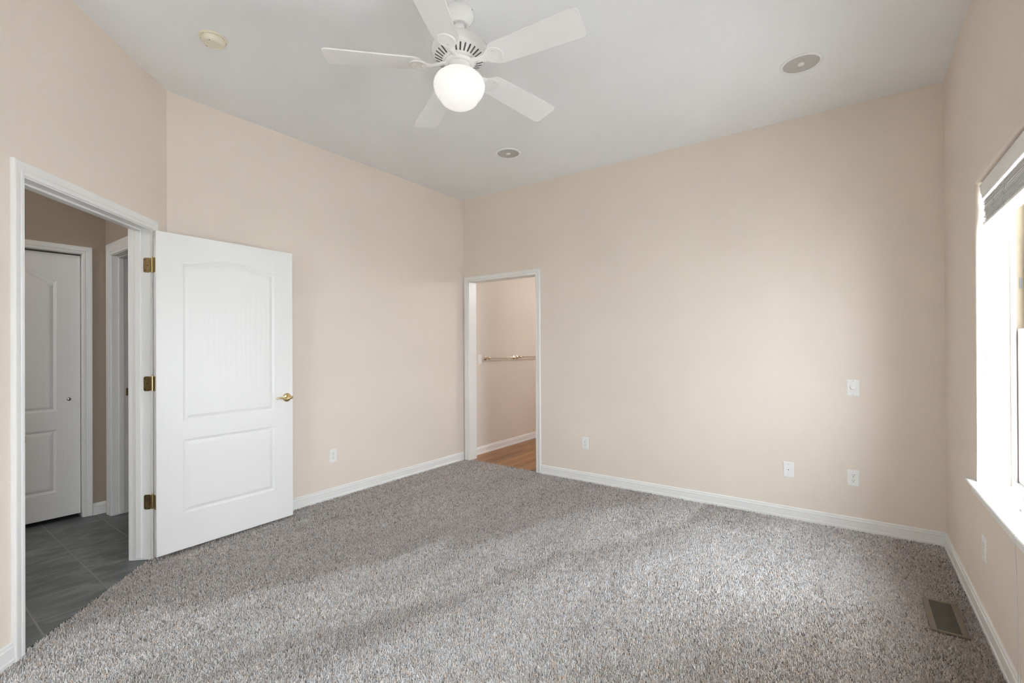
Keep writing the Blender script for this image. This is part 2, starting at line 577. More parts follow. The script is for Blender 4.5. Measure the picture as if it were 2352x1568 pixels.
ce = 0.010
carpet_pts = [(XR, YF), (XR, YB), (-2.690, YB), (-2.690, YB + 0.035), (-3.602, YB + 0.055), (-3.602, YB), (XL, YB), (XL, YE),
              (XL + .19 * Q, YE - .19 * Q), (XL + (.19 - ce) * Q, YE - (.19 + ce) * Q), (XL + (1.104 - ce) * Q, YE - (1.104 + ce) * Q),
              (XL + 1.104 * Q, YE - 1.104 * Q), (DX, DY), (DX, YF)]
floor_o = slab('floor', carpet_pts, -0.06, -0.012, M_BACKING, 'speckled grey and tan carpet covering the bedroom floor', 'carpet')


def carpet_pile(parent):
    """short leaning yarn ends standing on the backing, one mesh"""
    import numpy as np
    rng = np.random.default_rng(11)
    P = []
    for d0, d1, sp in ((0.9, 2.5, .0062), (2.5, 3.6, .0074), (3.6, 9.0, .0100)):
        xs = np.arange(-3.72, XR, sp); ys = np.arange(0.15, YB + .06, sp)
        X, Y = np.meshgrid(xs, ys); X = X.ravel(); Y = Y.ravel()
        X = X + rng.uniform(-.45, .45, X.size) * sp; Y = Y + rng.uniform(-.45, .45, Y.size) * sp
        d = np.hypot(X, Y); az = np.arctan2(-X, Y) - YAW
        k = (d >= d0) & (d < d1) & (np.abs(az) < math.radians(57))
        P.append(np.stack([X[k], Y[k], np.full(k.sum(), sp)], 1))
    P = np.concatenate(P)
    X, Y, S = P.T
    ins = np.zeros(X.size, bool)                                 # inside the carpet's outline
    n = len(carpet_pts)
    for i in range(n):
        (x0, y0), (x1, y1) = carpet_pts[i], carpet_pts[(i + 1) % n]
        if y0 == y1: continue
        c = ((y0 > Y) != (y1 > Y)) & (X < (x1 - x0) * (Y - y0) / (y1 - y0) + x0)
        ins ^= c
    ins &= ~((X > .2895) & (X < .4225) & (Y > 2.8845) & (Y < 3.2255))      # cut out for the floor register
    X, Y, S = X[ins], Y[ins], S[ins]
    m = X.size
    # lean of the pile: smooth field plus scatter
    fx = np.sin(X * 3.1 + 1.3 * np.sin(Y * 1.7)) * .5; fy = np.cos(Y * 2.3 + 1.1 * np.sin(X * 2.1)) * .5
    L = rng.uniform(.0105, .0155, m)
    ax = fx * .0025 + rng.normal(0, .0042, m); ay = fy * .0025 + rng.normal(0, .0042, m)
    lean = np.hypot(ax, ay); f = np.minimum(1, .0095 / np.maximum(lean, 1e-6)); ax *= f; ay *= f
    hz = np.sqrt(np.maximum(L * L - ax * ax - ay * ay, 1e-6))
    r0 = S * .50; r1 = S * rng.uniform(.20, .34, m)
    a0 = rng.uniform(0, 2 * PI, m)
    V = np.empty((m, 6, 3), np.float32)
    for k in range(3):
        a = a0 + 2 * PI * k / 3
        V[:, k, 0] = X + np.cos(a) * r0; V[:, k, 1] = Y + np.sin(a) * r0; V[:, k, 2] = -.0125
        V[:, 3 + k, 0] = X + ax + np.cos(a + .5) * r1; V[:, 3 + k, 1] = Y + ay + np.sin(a + .5) * r1
        V[:, 3 + k, 2] = -.0125 + hz + rng.uniform(-.0012, .0012, m)
    tri = np.array([0, 1, 4, 0, 4, 3, 1, 2, 5, 1, 5, 4, 2, 0, 3, 2, 3, 5, 3, 4, 5], np.int32)
    idx = (np.arange(m, dtype=np.int32)[:, None] * 6 + tri[None, :]).ravel()
    nf = m * 7
    me = bpy.data.meshes.new('carpet_pile')
    me.vertices.add(m * 6); me.vertices.foreach_set('co', V.ravel())
    me.loops.add(nf * 3); me.loops.foreach_set('vertex_index', idx)
    me.polygons.add(nf); me.polygons.foreach_set('loop_start', np.arange(nf, dtype=np.int32) * 3)
    me.update(calc_edges=True)
    at = me.attributes.new('yarn', 'FLOAT', 'POINT')
    at.data.foreach_set('value', np.repeat(np.clip(rng.normal(.55, .24, m), 0, 1).astype(np.float32), 6))
    me.materials.append(M_CARPET)
    o = bpy.data.objects.new('carpet_pile', me); COL.objects.link(o); o.parent = parent
    o['kind'] = 'stuff'
    return o


carpet_pile(floor_o)
slab('floor_hall', [(HX - .2, -1.6), (DX, -1.6), (DX, DY - .02), (XL + .02, YE - .04), (XL - .1, 2.7), (HX - .2, 2.7)], -0.16, -0.006, M_TILE,
     'dark slate tile floor of the hall beyond the open door', 'tile floor')
slab('floor_bathroom', [(-3.95, YB + .03), (-1.3, YB + .03), (-1.3, 7.6), (-3.95, 7.6)], -0.14, -0.004, M_WOOD,
     'warm brown wood plank floor beyond the back doorway', 'wood floor')
slab('ceiling', [(XR + .2, YF - .2), (XR + .2, YB + .2), (XL - .1, YB + .2), (XL - .1, YE), (DX - .1, DY), (DX - .1, YF - .2)], H, H + .12, M_CEIL,
     'pale grey textured ceiling of the bedroom', 'ceiling')
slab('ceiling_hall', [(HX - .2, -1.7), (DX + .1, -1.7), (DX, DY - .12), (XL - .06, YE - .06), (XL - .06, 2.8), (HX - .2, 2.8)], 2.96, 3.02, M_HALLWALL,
     'ceiling of the dim hall', 'ceiling')  # takes the darkened wall colour to cut bounce light, not white
slab('ceiling_bathroom', [(-3.95, YB + .06), (-1.2, YB + .06), (-1.2, 7.7), (-3.95, 7.7)], 2.75, 2.85, M_CEIL, 'ceiling of the bathroom beyond the back doorway', 'ceiling')

# ------------------------------------------------------------------ structure: walls (frames: u along, n into the room)
MW_BACK = frame_m((XL, YB, 0), (1, 0, 0), (0, -1, 0))           # u = x - XL ; local z points down -> fix below


def wf(origin, u, n):
    """wall frame with z up whatever the handedness"""
    u = Vector(u).normalized(); n = Vector(n).normalized()
    return Matrix(((u.x, n.x, 0, origin[0]), (u.y, n.y, 0, origin[1]), (0, 0, 1, origin[2] if len(origin) > 2 else 0), (0, 0, 0, 1)))


# every frame below is right-handed: u x n = +z
F_BACK = wf((XR, YB), (-1, 0), (0, -1))          # u runs from the right corner to the left
F_LEFT = wf((XL, YB), (0, -1), (1, 0))           # u runs from the back corner toward the camera
F_DIAG = wf((XL, YE), (Q, -Q), (Q, Q))           # u runs from the left wall toward the camera
F_RIGHT = wf((XR, YF), (0, 1), (-1, 0))          # u runs from the rear wall to the back wall
F_SIDE = wf((DX, DY), (0, -1), (1, 0))
F_REAR = wf((DX, YF), (1, 0), (0, 1))
ub = lambda x: XR - x
DOOR_L, DOOR_R, DOOR_T = -3.603, -2.685, 2.068    # back doorway between jamb faces
J = 0.019                                          # jamb board
wall('wall_back', -0.19, ub(XL - WT), -0.05, H + .02, WT, M_WALL, F_BACK, [(ub(DOOR_R) - J, ub(DOOR_L) + J, -0.06, DOOR_T + J)],
     label='peach painted back wall with the narrow doorway at its left end')
wall('wall_left', 0.0, YB - YE, -0.05, H + .02, WT, M_WALL, F_LEFT, label='peach painted left wall behind the open white door')
DA, DB, DT = 0.190, 1.104, 2.056                   # entry doorway along the diagonal wall
wall('wall_diagonal', 0.0, DL, -0.05, H + .02, 0.115, M_WALL, F_DIAG, [(DA - J, DB + J, -0.06, DT + J)],
     label='peach painted diagonal wall holding the open entry doorway')
ro = (WY0 - YF, WY1 - YF, WZ0 - .022, WZ1)
wall('wall_right', 0.0, YB - YF + .1, -0.05, H + .02, 0.20, M_WALL, F_RIGHT, [ro, (VY0 - YF, VY1 - YF, WZ0, WZ1)],
     label='peach painted right wall holding the deep set window', round_open=ro)
wall('wall_side', 0.0, DY + 1.75, -0.05, H + .02, WT, M_WALL, F_SIDE, label='peach painted wall beside the entry doorway')
wall('wall_rear', -.1, XR - DX + .1, -0.05, H + .02, WT, M_WALL, F_REAR, [(PX0 - DX, PX1 - DX, PZ0, PZ1)], label='peach painted wall behind the viewer')

# hall and bathroom walls
F_HALL = wf((HX, HY), (0, -1), (1, 0))            # wall with the closet door; u from the hall corner toward -y
CLA, CLB, CLT = 0.1455, 0.8055, 2.052             # closet opening
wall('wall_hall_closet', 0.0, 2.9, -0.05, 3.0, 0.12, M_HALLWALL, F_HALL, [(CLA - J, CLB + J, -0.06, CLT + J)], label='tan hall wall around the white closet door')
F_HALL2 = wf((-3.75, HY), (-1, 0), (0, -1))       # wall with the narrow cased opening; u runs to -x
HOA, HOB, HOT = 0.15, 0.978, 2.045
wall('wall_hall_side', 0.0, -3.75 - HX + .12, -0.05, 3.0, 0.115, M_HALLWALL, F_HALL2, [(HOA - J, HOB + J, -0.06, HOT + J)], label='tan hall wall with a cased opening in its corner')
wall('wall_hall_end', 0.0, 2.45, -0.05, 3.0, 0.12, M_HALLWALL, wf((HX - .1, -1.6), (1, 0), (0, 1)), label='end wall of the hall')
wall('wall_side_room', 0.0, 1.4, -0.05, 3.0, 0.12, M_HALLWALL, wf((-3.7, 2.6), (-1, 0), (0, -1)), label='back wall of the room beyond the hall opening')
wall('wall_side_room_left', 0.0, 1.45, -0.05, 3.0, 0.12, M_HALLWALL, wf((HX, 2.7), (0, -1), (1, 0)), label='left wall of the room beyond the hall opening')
wall('wall_bathroom_left', 0.0, 7.6 - YB, -0.05, 2.8, 0.12, M_BATHWALL, wf((BX, 7.6), (0, -1), (1, 0)), label='tan textured bathroom wall seen through the back doorway')
wall('wall_bathroom_back', 0.0, 2.6, -0.05, 2.8, 0.12, M_BATHWALL, wf((-1.3, 7.5), (-1, 0), (0, -1)), label='far wall of the bathroom')
wall('wall_bathroom_right', 0.0, 3.5, -0.05, 2.8, 0.12, M_BATHWALL, wf((-1.4, YB + .1), (0, 1), (-1, 0)), label='right wall of the bathroom')

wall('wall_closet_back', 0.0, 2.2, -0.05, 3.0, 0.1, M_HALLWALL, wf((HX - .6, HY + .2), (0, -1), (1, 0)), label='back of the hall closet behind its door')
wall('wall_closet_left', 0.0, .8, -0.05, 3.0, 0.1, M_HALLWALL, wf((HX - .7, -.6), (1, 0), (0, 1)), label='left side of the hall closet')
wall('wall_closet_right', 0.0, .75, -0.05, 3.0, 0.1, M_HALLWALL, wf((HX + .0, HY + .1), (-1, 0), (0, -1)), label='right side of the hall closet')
slab('floor_closet', [(HX - .7, -.7), (HX - .11, -.7), (HX - .11, HY + .3), (HX - .7, HY + .3)], -0.16, -0.008, M_TILE, 'tile floor of the hall closet', 'tile floor')
slab('ceiling_closet', [(HX - .75, -.8), (HX - .1, -.8), (HX - .1, HY + .3), (HX - .75, HY + .3)], 2.97, 3.05, M_CEIL, 'ceiling of the hall closet', 'ceiling')
# baseboards
baseboard('baseboard_left', 0.0, YB - YE - .005, F_LEFT, 'white moulded baseboard along the left wall', m0=1.0)
baseboard('baseboard_back', 0.0, ub(-2.622), F_BACK, 'white moulded baseboard along the back wall', m0=1.0)
baseboard('baseboard_right', 0.0, YB - YF, F_RIGHT, 'white moulded baseboard along the right wall below the window', m0=1.0, m1=1.0)
baseboard('baseboard_diagonal', DB + .064, DL, F_DIAG, 'short white baseboard at the left edge beside the entry casing')
baseboard('baseboard_hall', 0.0, CLA - .062, F_HALL, 'short white baseboard in the hall corner beside the closet door', m0=0.0)
baseboard('baseboard_bathroom', 0.0, 7.6 - YB - WT, wf((BX, 7.6), (0, -1), (1, 0)), 'white moulded baseboard in the bathroom above the wood floor')


# ------------------------------------------------------------------ door casings (trim)
def jamb_bm(bm, a, b, top, depth, stop=None):
    box(bm, a - J, a, -depth, 0.002, -0.004, top + J); box(bm, b, b + J, -depth, 0.002, -0.004, top + J); box(bm, a, b, -depth, 0.002, top, top + J)
    return bm


# entry doorway in the diagonal wall
t = empty('trim_1', F_DIAG, 'white moulded casing round the open entry doorway at left', 'door casing', kind='structure')
bm = B(); casing_bm(bm, DA - .006, DB + .006, DT + .006, -.004); obj('casing', bm, M_TRIM, t, smooth=25)
bm = B(); jamb_bm(bm, DA, DB, DT, 0.117); obj('jamb', bm, M_TRIM, t)
bm = B()
for (x0, x1) in ((DA, DA + .011), (DB - .011, DB)):
    box(bm, x0, x1, -.080, -.046, .010, DT, .003)
box(bm, DA, DB, -.080, -.046, DT - .011, DT, .003)
obj('door_stop', bm, M_TRIM, t)
bm = B(); casing_bm(bm, DA - .003, DB + .006, DT + .006, -.004, y0=-.115, sgn=-1); obj('hall_side_casing', bm, M_TRIM, t, smooth=25)
bm = B()
box(bm, DB - .0012, DB, -.040, -.012, .885, .955); box(bm, DB - .010, DB, -.014, .001, .905, .935, .003)
obj('strike_plate', bm, M_OLDBRASS, t)

# back doorway
t = empty('trim_2', F_BACK, 'white moulded casing round the narrow back doorway to the bathroom', 'door casing', kind='structure')
a, b = ub(DOOR_R), ub(DOOR_L)
bm = B(); casing_bm(bm, a - .004, b + .004, DOOR_T + .001, 0.0); obj('casing', bm, M_TRIM, t, smooth=25)
bm = B(); jamb_bm(bm, a, b, DOOR_T, 0.127); obj('jamb', bm, M_TRIM, t)

# closet door casing in the hall
t = empty('trim_3', F_HALL, 'white casing round the closet door in the hall', 'door casing', kind='structure')
bm = B(); casing_bm(bm, CLA - .004, CLB + .004, CLT + .003, -.004, k=1.0); obj('casing', bm, M_TRIM, t, smooth=25)
bm = B(); jamb_bm(bm, CLA, CLB, CLT, 0.12); obj('jamb', bm, M_TRIM, t)

# cased opening in the hall corner
t = empty('trim_4', F_HALL2, 'white cased opening in the corner of the hall seen past the entry jamb', 'door casing', kind='structure')
bm = B(); casing_bm(bm, HOA - .005, HOB + .005, HOT + .005, -.004, k=1.55); obj('casing', bm, M_TRIM, t, smooth=25)
bm = B(); jamb_bm(bm, HOA, HOB, HOT, 0.118); obj('jamb', bm, M_TRIM, t)
bm = B(); box(bm, HOB - .011, HOB, -.075, -.040, .010, HOT, .003); box(bm, HOA, HOA + .011, -.075, -.040, .010, HOT, .003); box(bm, HOA, HOB, -.075, -.040, HOT - .011, HOT, .003)
obj('door_stop', bm, M_TRIM, t)
bm = B(); box(bm, HOB - .002, HOB, -.114, -.086, .935, .995, .002); obj('strike_plate', bm, M_OLDBRASS, t)


# ------------------------------------------------------------------ moulded two-panel doors
def offset_poly(pts, d):
    """inward offset of a counter-clockwise polygon"""
    out = []
    n = len(pts)
    for i in range(n):
        p0, p, p1 = Vector(pts[i - 1]), Vector(pts[i]), Vector(pts[(i + 1) % n])
        e0 = (p - p0).normalized(); e1 = (p1 - p).normalized()
        n0 = Vector((-e0.y, e0.x)); n1 = Vector((-e1.y, e1.x))
        m = (n0 + n1); m = m / max(m.dot(n0), 0.2)
        out.append(tuple(p + m * d))
    return out


PANEL = [(0.0, 0.0), (.004, -.0035), (.010, -.0045), (.013, -.0075), (.017, -.0078), (.034, -.0020), (.039, -.0012)]


def door_slab(bm, w, h, th, panels, face):
    """slab u:0..w, z:0..h; front at y=face, back at y=face-th; panels are CCW (u,z) polygons recessed in the front"""
    def v(p, y): return bm.verts.new((p[0], y, p[1]))
    rect = [(0, 0), (w, 0), (w, h), (0, h)]
    bk = .0025
    fr = [v(p, face) for p in offset_poly(rect, bk)]; mid = [v(p, face - bk) for p in rect]; bkv = [v(p, face - th) for p in rect]
    edges = []
    for i in range(4):
        edges.append(bm.edges.new((fr[i], fr[(i + 1) % 4])))
        bm.faces.new((mid[i], mid[(i + 1) % 4], fr[(i + 1) % 4], fr[i]))
        bm.faces.new((bkv[i], bkv[(i + 1) % 4], mid[(i + 1) % 4], mid[i]))
    bm.faces.new(bkv[::-1])
    for poly in panels:
        prev = None
        for off, dy in PANEL:
            ring = [v(p, face + dy) for p in offset_poly(poly, off)]
            n = len(ring)
            if prev is None:
                edges += [bm.edges.new((ring[i], ring[(i + 1) % n])) for i in range(n)]
            else:
                for i in range(n): bm.faces.new((prev[i], prev[(i + 1) % n], ring[(i + 1) % n], ring[i]))
            prev = ring
        bm.faces.new(prev)
    bmesh.ops.triangle_fill(bm, use_beauty=True, use_dissolve=False, edges=edges)


def arch_panel(a, b, z0, zs, rise, n=28, pw=.78):
    top = []
    for i in range(n + 1):
        s = i / n
        top.append((b + (a - b) * s, zs + rise * ((1 - math.cos(2 * PI * s)) / 2) ** pw))
    return [(a, z0), (b, z0)] + top


DW, DH = 0.896, 2.032
dirv = Vector((-0.02792, 0.99961, 0.0))
nrm = Vector((dirv.y, -dirv.x, 0.0))
# door frame: local x from hinge to latch edge along dirv, local -y faces the room
F_DOOR = Matrix(((dirv.x, -nrm.x, 0, -3.5011), (dirv.y, -nrm.y, 0, 1.0764), (0, 0, 1, 0.015), (0, 0, 0, 1)))
# local y = -nrm : front face (toward the room) is y=0, the slab lies at y 0..0.035
door = empty('door_1', F_DOOR, 'white two panel bedroom door with arched top panel, swung open against the left wall', 'door', kind='structure')
bm = B()
door_slab(bm, DW, DH, 0.035, [arch_panel(.147, .752, .826, 1.843, .052), [(.147, .230), (.752, .230), (.752, .708), (.147, .708)]], 0.0)
bmesh.ops.scale(bm, vec=(1, -1, 1), verts=bm.verts[:])
obj('door_leaf', bm, M_DOOR, door)
# lever handle
hu, hz = 0.846, 0.917
hd = empty('door_handle'); hd.parent = door; hd.matrix_local = Matrix.Translation((hu, 0, hz))
hd.name = 'door_handle'
bm = B(); lathe(bm, [(0, 0), (.033, 0), (.033, -.004), (.030, -.008), (.022, -.0105), (.015, -.012), (.013, -.020), (.0115, -.040), (0, -.042)], 40, axis='y')
obj('rose', bm, M_BRASS, hd, smooth=40)
bm = B()
lv = smoothpts([(.014, -.046, .002), (.004, -.050, .002), (-.012, -.050, -.003), (-.034, -.048, -.006), (-.058, -.046, .0), (-.078, -.045, .005), (-.094, -.044, .002), (-.102, -.041, -.006)], 5)
tube(bm, lv, [.0085 - .0035 * min(1, i / (len(lv) * .8)) for i in range(len(lv))], 12)
lathe(bm, [(0, -.058), (.008, -.056), (.0125, -.050), (.0125, -.043), (.009, -.036), (0, -.034)], 20, c=(.008, 0.002), axis='y')
obj('lever', bm, M_BRASS, hd, smooth=True)
bm = B(); box(bm, DW - .001, DW + .0015, .006, .029, hz - .03, hz + .03, .0006); box(bm, DW, DW + .011, .011, .024, hz - .012, hz + .012, .003)
obj('latch_plate', bm, M_BRASS, door)
# hinges: one leaf in the jamb, one in the door edge, knuckle between
di = F_DOOR.inverted()
pin = di @ Vector((-3.5525, 1.0730, 0))
jw = F_DIAG
for zc in (1.833, 1.092, 0.355):
    hg = empty('hinge'); hg.parent = door; hg.matrix_local = Matrix.Translation((0, 0, 0))
    z = zc - 0.015
    bm = B(); tube(bm, [(pin.x, pin.y, z - .045), (pin.x, pin.y, z + .045)], .0062, 14)
    lathe(bm, [(0, z + .056), (.003, z + .055), (.0042, z + .051), (.0045, z + .045), (0, z + .045)], 12, c=(pin.x, pin.y))
    obj('pin', bm, M_BRASS, hg, smooth=40)
    # leaf on the door edge (plane x=0, facing -x)
    def rr(y0, y1, z0, z1, r, n=6, round0=True, round1=True):
        pts = []
        for cx, cz, s, on in ((y0 + r, z0 + r, PI, round0), (y1 - r, z0 + r, 1.5 * PI, round1), (y1 - r, z1 - r, 0, round1), (y0 + r, z1 - r, .5 * PI, round0)):
            if on:
                pts += [(cx + r * math.cos(s + .5 * PI * i / n), cz + r * math.sin(s + .5 * PI * i / n)) for i in range(n + 1)]
            else:
                pts.append((cx + (-r if s >= PI - .1 and s < 1.4 * PI or abs(s - .5 * PI) < .1 else r), cz + (-r if s >= PI - .1 else r)))
        return pts
    bm = B(); prism(bm, rr(.004, .034, z - .046, z + .046, .009), -.0022, .0004, 'x'); obj('leaf', bm, M_OLDBRASS, hg)
    # leaf let into the jamb face (s = DA plane of the diagonal wall)
    bm = B()
    prism(bm, rr(-.036, .004, zc - .046, zc + .046, .010), DA - .0006, DA + .0020, 'x')
    for yy, zz in ((-.026, .034), (-.012, .0), (-.026, -.034)):
        lathe(bm, [(0, DA + .0034), (.0035, DA + .0030), (.004, DA + .0018)], 10, c=(yy, zc + zz), axis='x', mi=1)
    for v in bm.verts: v.co = di @ (jw @ v.co)
    obj('leaf', bm, [M_OLDBRASS, M_DARK], hg)

# closet door in the hall
F_CL = wf((HX - .028, HY - CLA - .003, .026), (0, -1), (1, 0))
cd = empty('door_2', F_CL, 'white panelled closet door standing shut in the dim hall', 'door', kind='structure')
cw = CLB - CLA - .006
bm = B(); door_slab(bm, cw, 2.016, .034, [arch_panel(.138, cw - .138, .812, 1.803, .085, 28, 1.0), [(.138, .195), (cw - .138, .195), (cw - .138, .672), (.138, .672)]], 0.0)
obj('door_leaf', bm, M_DOOR, cd)
bm = B(); lathe(bm, [(0, 0), (.006, 0), (.006, .010), (.010, .014), (.0135, .020), (.012, .026), (.006, .029), (0, .0295)], 24, c=(.072, .900), axis='y')
obj('door_knob', bm, M_CHROME, cd, smooth=40)

# ------------------------------------------------------------------ window in view
F_WIN = wf((XR, WY0), (0, 1), (-1, 0))        # u along the wall (+y), n into the room; outside is negative n
WW = WY1 - WY0


def window(name, f, ww, label, full=True):
    t = empty(name, f, label, 'window', kind='structure')
    z0, z1 = WZ0, WZ1
    d0, dm, d1 = -.118, -.137, -.200
    fw = .012
    bm = B()
    for (a0, a1, b0, b1) in ((0, fw, z0, z1), (ww - fw, ww, z0, z1), (fw, ww - fw, z0, z0 + .022), (fw, ww - fw, z1 - fw, z1)):
        box(bm, a0, a1, dm, d0, b0, b1, .003, 2)
    box(bm, fw, ww - fw, d1, dm, z0, z0 + .022, .002, 1); box(bm, fw, ww - fw, d1, dm, z1 - fw, z1, .002, 1)
    box(bm, -.02, 0.004, d1 - .02, d1, z0 - .03, z1 + .03); box(bm, ww - .004, ww + .02, d1 - .02, d1, z0 - .03, z1 + .03)
    obj('window_frame', bm, M_VINYL, t)
    zm = 1.384
    for (a0, a1, c0, c1) in ((0, .006, .006, .0075), (ww - .006, ww, ww - .0075, ww - .006)):
        bm = B(); box(bm, a0, a1, d1, dm, z0, z1)
        jl = obj('jamb_liner', bm, M_LINER, t)
        bm = B(); box(bm, c0, c1, -.157, -.147, 1.575, 1.625); obj('balance_slot', bm, M_SLOT, jl)
    # lower sash slides inside, upper sash is fixed outside
    for nm, da, db, b0, b1, st, top, bot in (('lower_sash', -.164, -.140, z0 + .024, zm, .030, .032, .040), ('upper_sash', -.190, -.168, zm - .028, z1 - fw, .026, .022, .028)):
        a0, a1 = .009, ww - .009
        s = None
        bm = B()
        box(bm, a0, a0 + st, da, db, b0, b1, .003, 1); box(bm, a1 - st, a1, da, db, b0, b1, .003, 1)
        box(bm, a0 + st, a1 - st, da, db, b0, b0 + bot, .003, 1); box(bm, a0 + st, a1 - st, da, db, b1 - top, b1, .003, 1)
        s = obj(nm, bm, M_VINYL, t)
        bm = B(); box(bm, a0 + st - .004, a1 - st + .004, (da + db) / 2 - .002, (da + db) / 2 + .002, b0 + bot - .004, b1 - top + .004)
        obj('pane', bm, M_GLASS, s)
    bm = B(); box(bm, ww / 2 - .03, ww / 2 + .03, -.160, -.142, zm, zm + .012, .004); obj('sash_lock', bm, M_VINYL, t)
    # sill board with moulded nose
    prof = [(-.118, z0 - .022), (.020, z0 - .022), (.026, z0 - .019), (.0265, z0 - .015), (.031, z0 - .013), (.0335, z0 - .008), (.033, z0 - .004), (.030, z0), (-.118, z0)]
    bm = B()
    n = len(prof)
    lo = [bm.verts.new((-.070 + max(0, (.0335 - p)) * .0, p, q)) for p, q in prof]; hi = [bm.verts.new((ww + .070, p, q)) for p, q in prof]
    lo = lo; nn = 0
    for i in range(n): bm.faces.new((lo[i], lo[(i + 1) % n], hi[(i + 1) % n], hi[i]))
    bm.faces.new(lo); bm.faces.new(hi[::-1])
    # the horns only exist in front of the wall: cut the part of the board that would lie inside it
    for v in bm.verts:
        if v.co.y < -.1:
            v.co.x = min(max(v.co.x, 0.0), ww)
    obj('window_sill', bm, M_TRIM, t)
    bm = B(); box(bm, -.055, ww + .055, 0.0, .013, z0 - .060, z0 - .022, .004); obj('apron', bm, M_TRIM, t)
    return t


window('window_1', F_WIN, WW, 'white vinyl sash window at the right edge with a deep reveal and white sill')



def fixed_window(name, mw, ww, z0, z1, label):  # plain windows added out of view to let in more daylight
    t = empty(name, mw, label, 'window', kind='structure')
    bm = B()
    for (a0, a1, b0, b1) in ((0, .03, z0, z1), (ww - .03, ww, z0, z1), (.03, ww - .03, z0, z0 + .03), (.03, ww - .03, z1 - .03, z1)):
        box(bm, a0, a1, -.115, -.06, b0, b1, .003, 1)
    obj('window_frame', bm, M_VINYL, t)
    bm = B(); box(bm, .028, ww - .028, -.090, -.086, z0 + .028, z1 - .028); obj('pane', bm, M_GLASS, t)


fixed_window('added_window_side', wf((XR, VY0), (0, 1), (-1, 0)), VY1 - VY0, WZ0, WZ1, 'added white window along the right wall beside the viewer, out of view')
fixed_window('added_window_rear', wf((PX0, YF), (1, 0), (0, 1)), PX1 - PX0, PZ0, PZ1, 'small added white window in the wall behind the viewer')

# blind drawn up under the window head
bl = empty('window_blind', F_WIN, 'white slatted blind drawn up under the head of the window', 'blind')
va0, va1 = .018, WW - .026
bm = B()
VP = [(-.030, 2.083), (-.014, 2.083), (-.012, 2.078), (-.014, 2.068), (-.0155, 2.048), (-.020, 2.030), (-.019, 2.024), (-.023, 2.018), (-.032, 2.018)]
VPa = [(p, q) for p, q in VP]
lo = [bm.verts.new((va0, p, q)) for p, q in VPa]; hi = [bm.verts.new((va1, p, q)) for p, q in VPa]
for i in range(len(VPa)): bm.faces.new((lo[i], lo[(i + 1) % len(VPa)], hi[(i + 1) % len(VPa)], hi[i]))
bm.faces.new(lo); bm.faces.new(hi[::-1])
obj('valance', bm, M_SLAT, bl)
bm = B(); box(bm, .025, WW - .030, -.082, -.036, 2.048, 2.090, .002, 1); obj('headrail', bm, M_SLAT, bl)
sz0, sz1, NS = 1.904, 2.006, 22
rnd = random.Random(3)
for i in range(NS):
    z = sz0 + (sz1 - sz0) * i / (NS - 1)
    bm = B()
    dx, tilt = rnd.uniform(-.004, .004), rnd.uniform(-.05, .05)
    box(bm, .030, WW - .038 + rnd.uniform(-.004, .006), -.025, .025, -.0013, .0013)
    for v in bm.verts:
        y, zz = v.co.y, v.co.z
        v.co.y = y - .052 + dx; v.co.z = z + zz + y * tilt - (y * y) * 2.0
    obj('slat', bm, M_SLAT, bl)
bm = B(); box(bm, .030, WW - .036, -.080, -.022, 1.885, 1.900, .004)
for uu in (.10, .29, .46, .64, .79):
    box(bm, uu - .007, uu + .007, -.052, -.047, 1.8840, 1.8852, mi=1)
obj('bottom_rail', bm, [M_SLAT, M_GRILLE], bl)
for uu in (.10, .45, .62, WW - .10):
    bm = B()
    for yy in (-.0235, -.081):
        pts = []
        for i in range(14):
            pts.append((uu + .006 * math.sin(i * 2.1 + uu * 9), yy + (.006 if yy > -.05 else -.004) * (.5 + .5 * math.sin(i * 1.7 + uu * 20)), 1.892 + i * .0085))
        tube(bm, smoothpts(pts, 3), .0012, 5)
    obj('ladder_cord', bm, M_CORD, bl)
# pull cords with tassels at the far end, lift cord loop at the near end
bm = B()
tube(bm, smoothpts([(.812, -.030, 2.02), (.826, -.033, 1.80), (.828, -.034, 1.5), (.820, -.033, 1.262)], 6), .0011, 6)
tube(bm, smoothpts([(.815, -.036, 2.02), (.831, -.036, 1.80), (.833, -.036, 1.5), (.829, -.034, 1.190)], 6), .0011, 6)
obj('pull_cord', bm, M_CORD, bl)
for (u_, n_, z_) in ((.820, -.033, 1.252), (.829, -.034, 1.180)):
    bm = B(); lathe(bm, [(0, z_ + .021), (.0038, z_ + .020), (.0050, z_ + .012), (.0078, z_ - .010), (.0080, z_ - .014), (0, z_ - .014)], 18, c=(u_, n_))
    obj('tassel', bm, M_SLAT, bl, smooth=35)
cu = lambda y: y - WY0
bm = B()
KN = (cu(2.412), .010, .722)
tube(bm, smoothpts([(cu(2.42), -.030, 2.02), (cu(2.44), -.028, 1.5), (cu(2.45), -.020, 1.0), (cu(2.425), -.003, .80), KN], 6), .0008, 6)
tube(bm, smoothpts([(cu(2.40), -.034, 2.02), (cu(2.41), -.032, 1.5), (cu(2.43), -.024, 1.0), (cu(2.418), -.003, .80), KN], 6), .0008, 6)
tube(bm, smoothpts([KN, (cu(2.385), .026, .668), (cu(2.360), .0365, .640), (cu(2.352), .0375, .600), (cu(2.348), .035, .50), (cu(2.350), .034, .42)], 6), .0010, 6)
tube(bm, smoothpts([(cu(2.350), .034, .42), (cu(2.350), .033, .30), (cu(2.347), .034, .12), (cu(2.345), .034, .05)], 6), .0008, 6)
tube(bm, smoothpts([(cu(2.350), .034, .42), (cu(2.338), .034, .30), (cu(2.315), .035, .17), (cu(2.312), .035, .08)], 6), .0008, 6)
lathe(bm, [(0, KN[2] + .007), (.004, KN[2] + .004), (.0045, KN[2] - .002), (.002, KN[2] - .008), (0, KN[2] - .009)], 10, c=(KN[0], KN[1]))
obj('lift_cord', bm, M_CORD, bl)


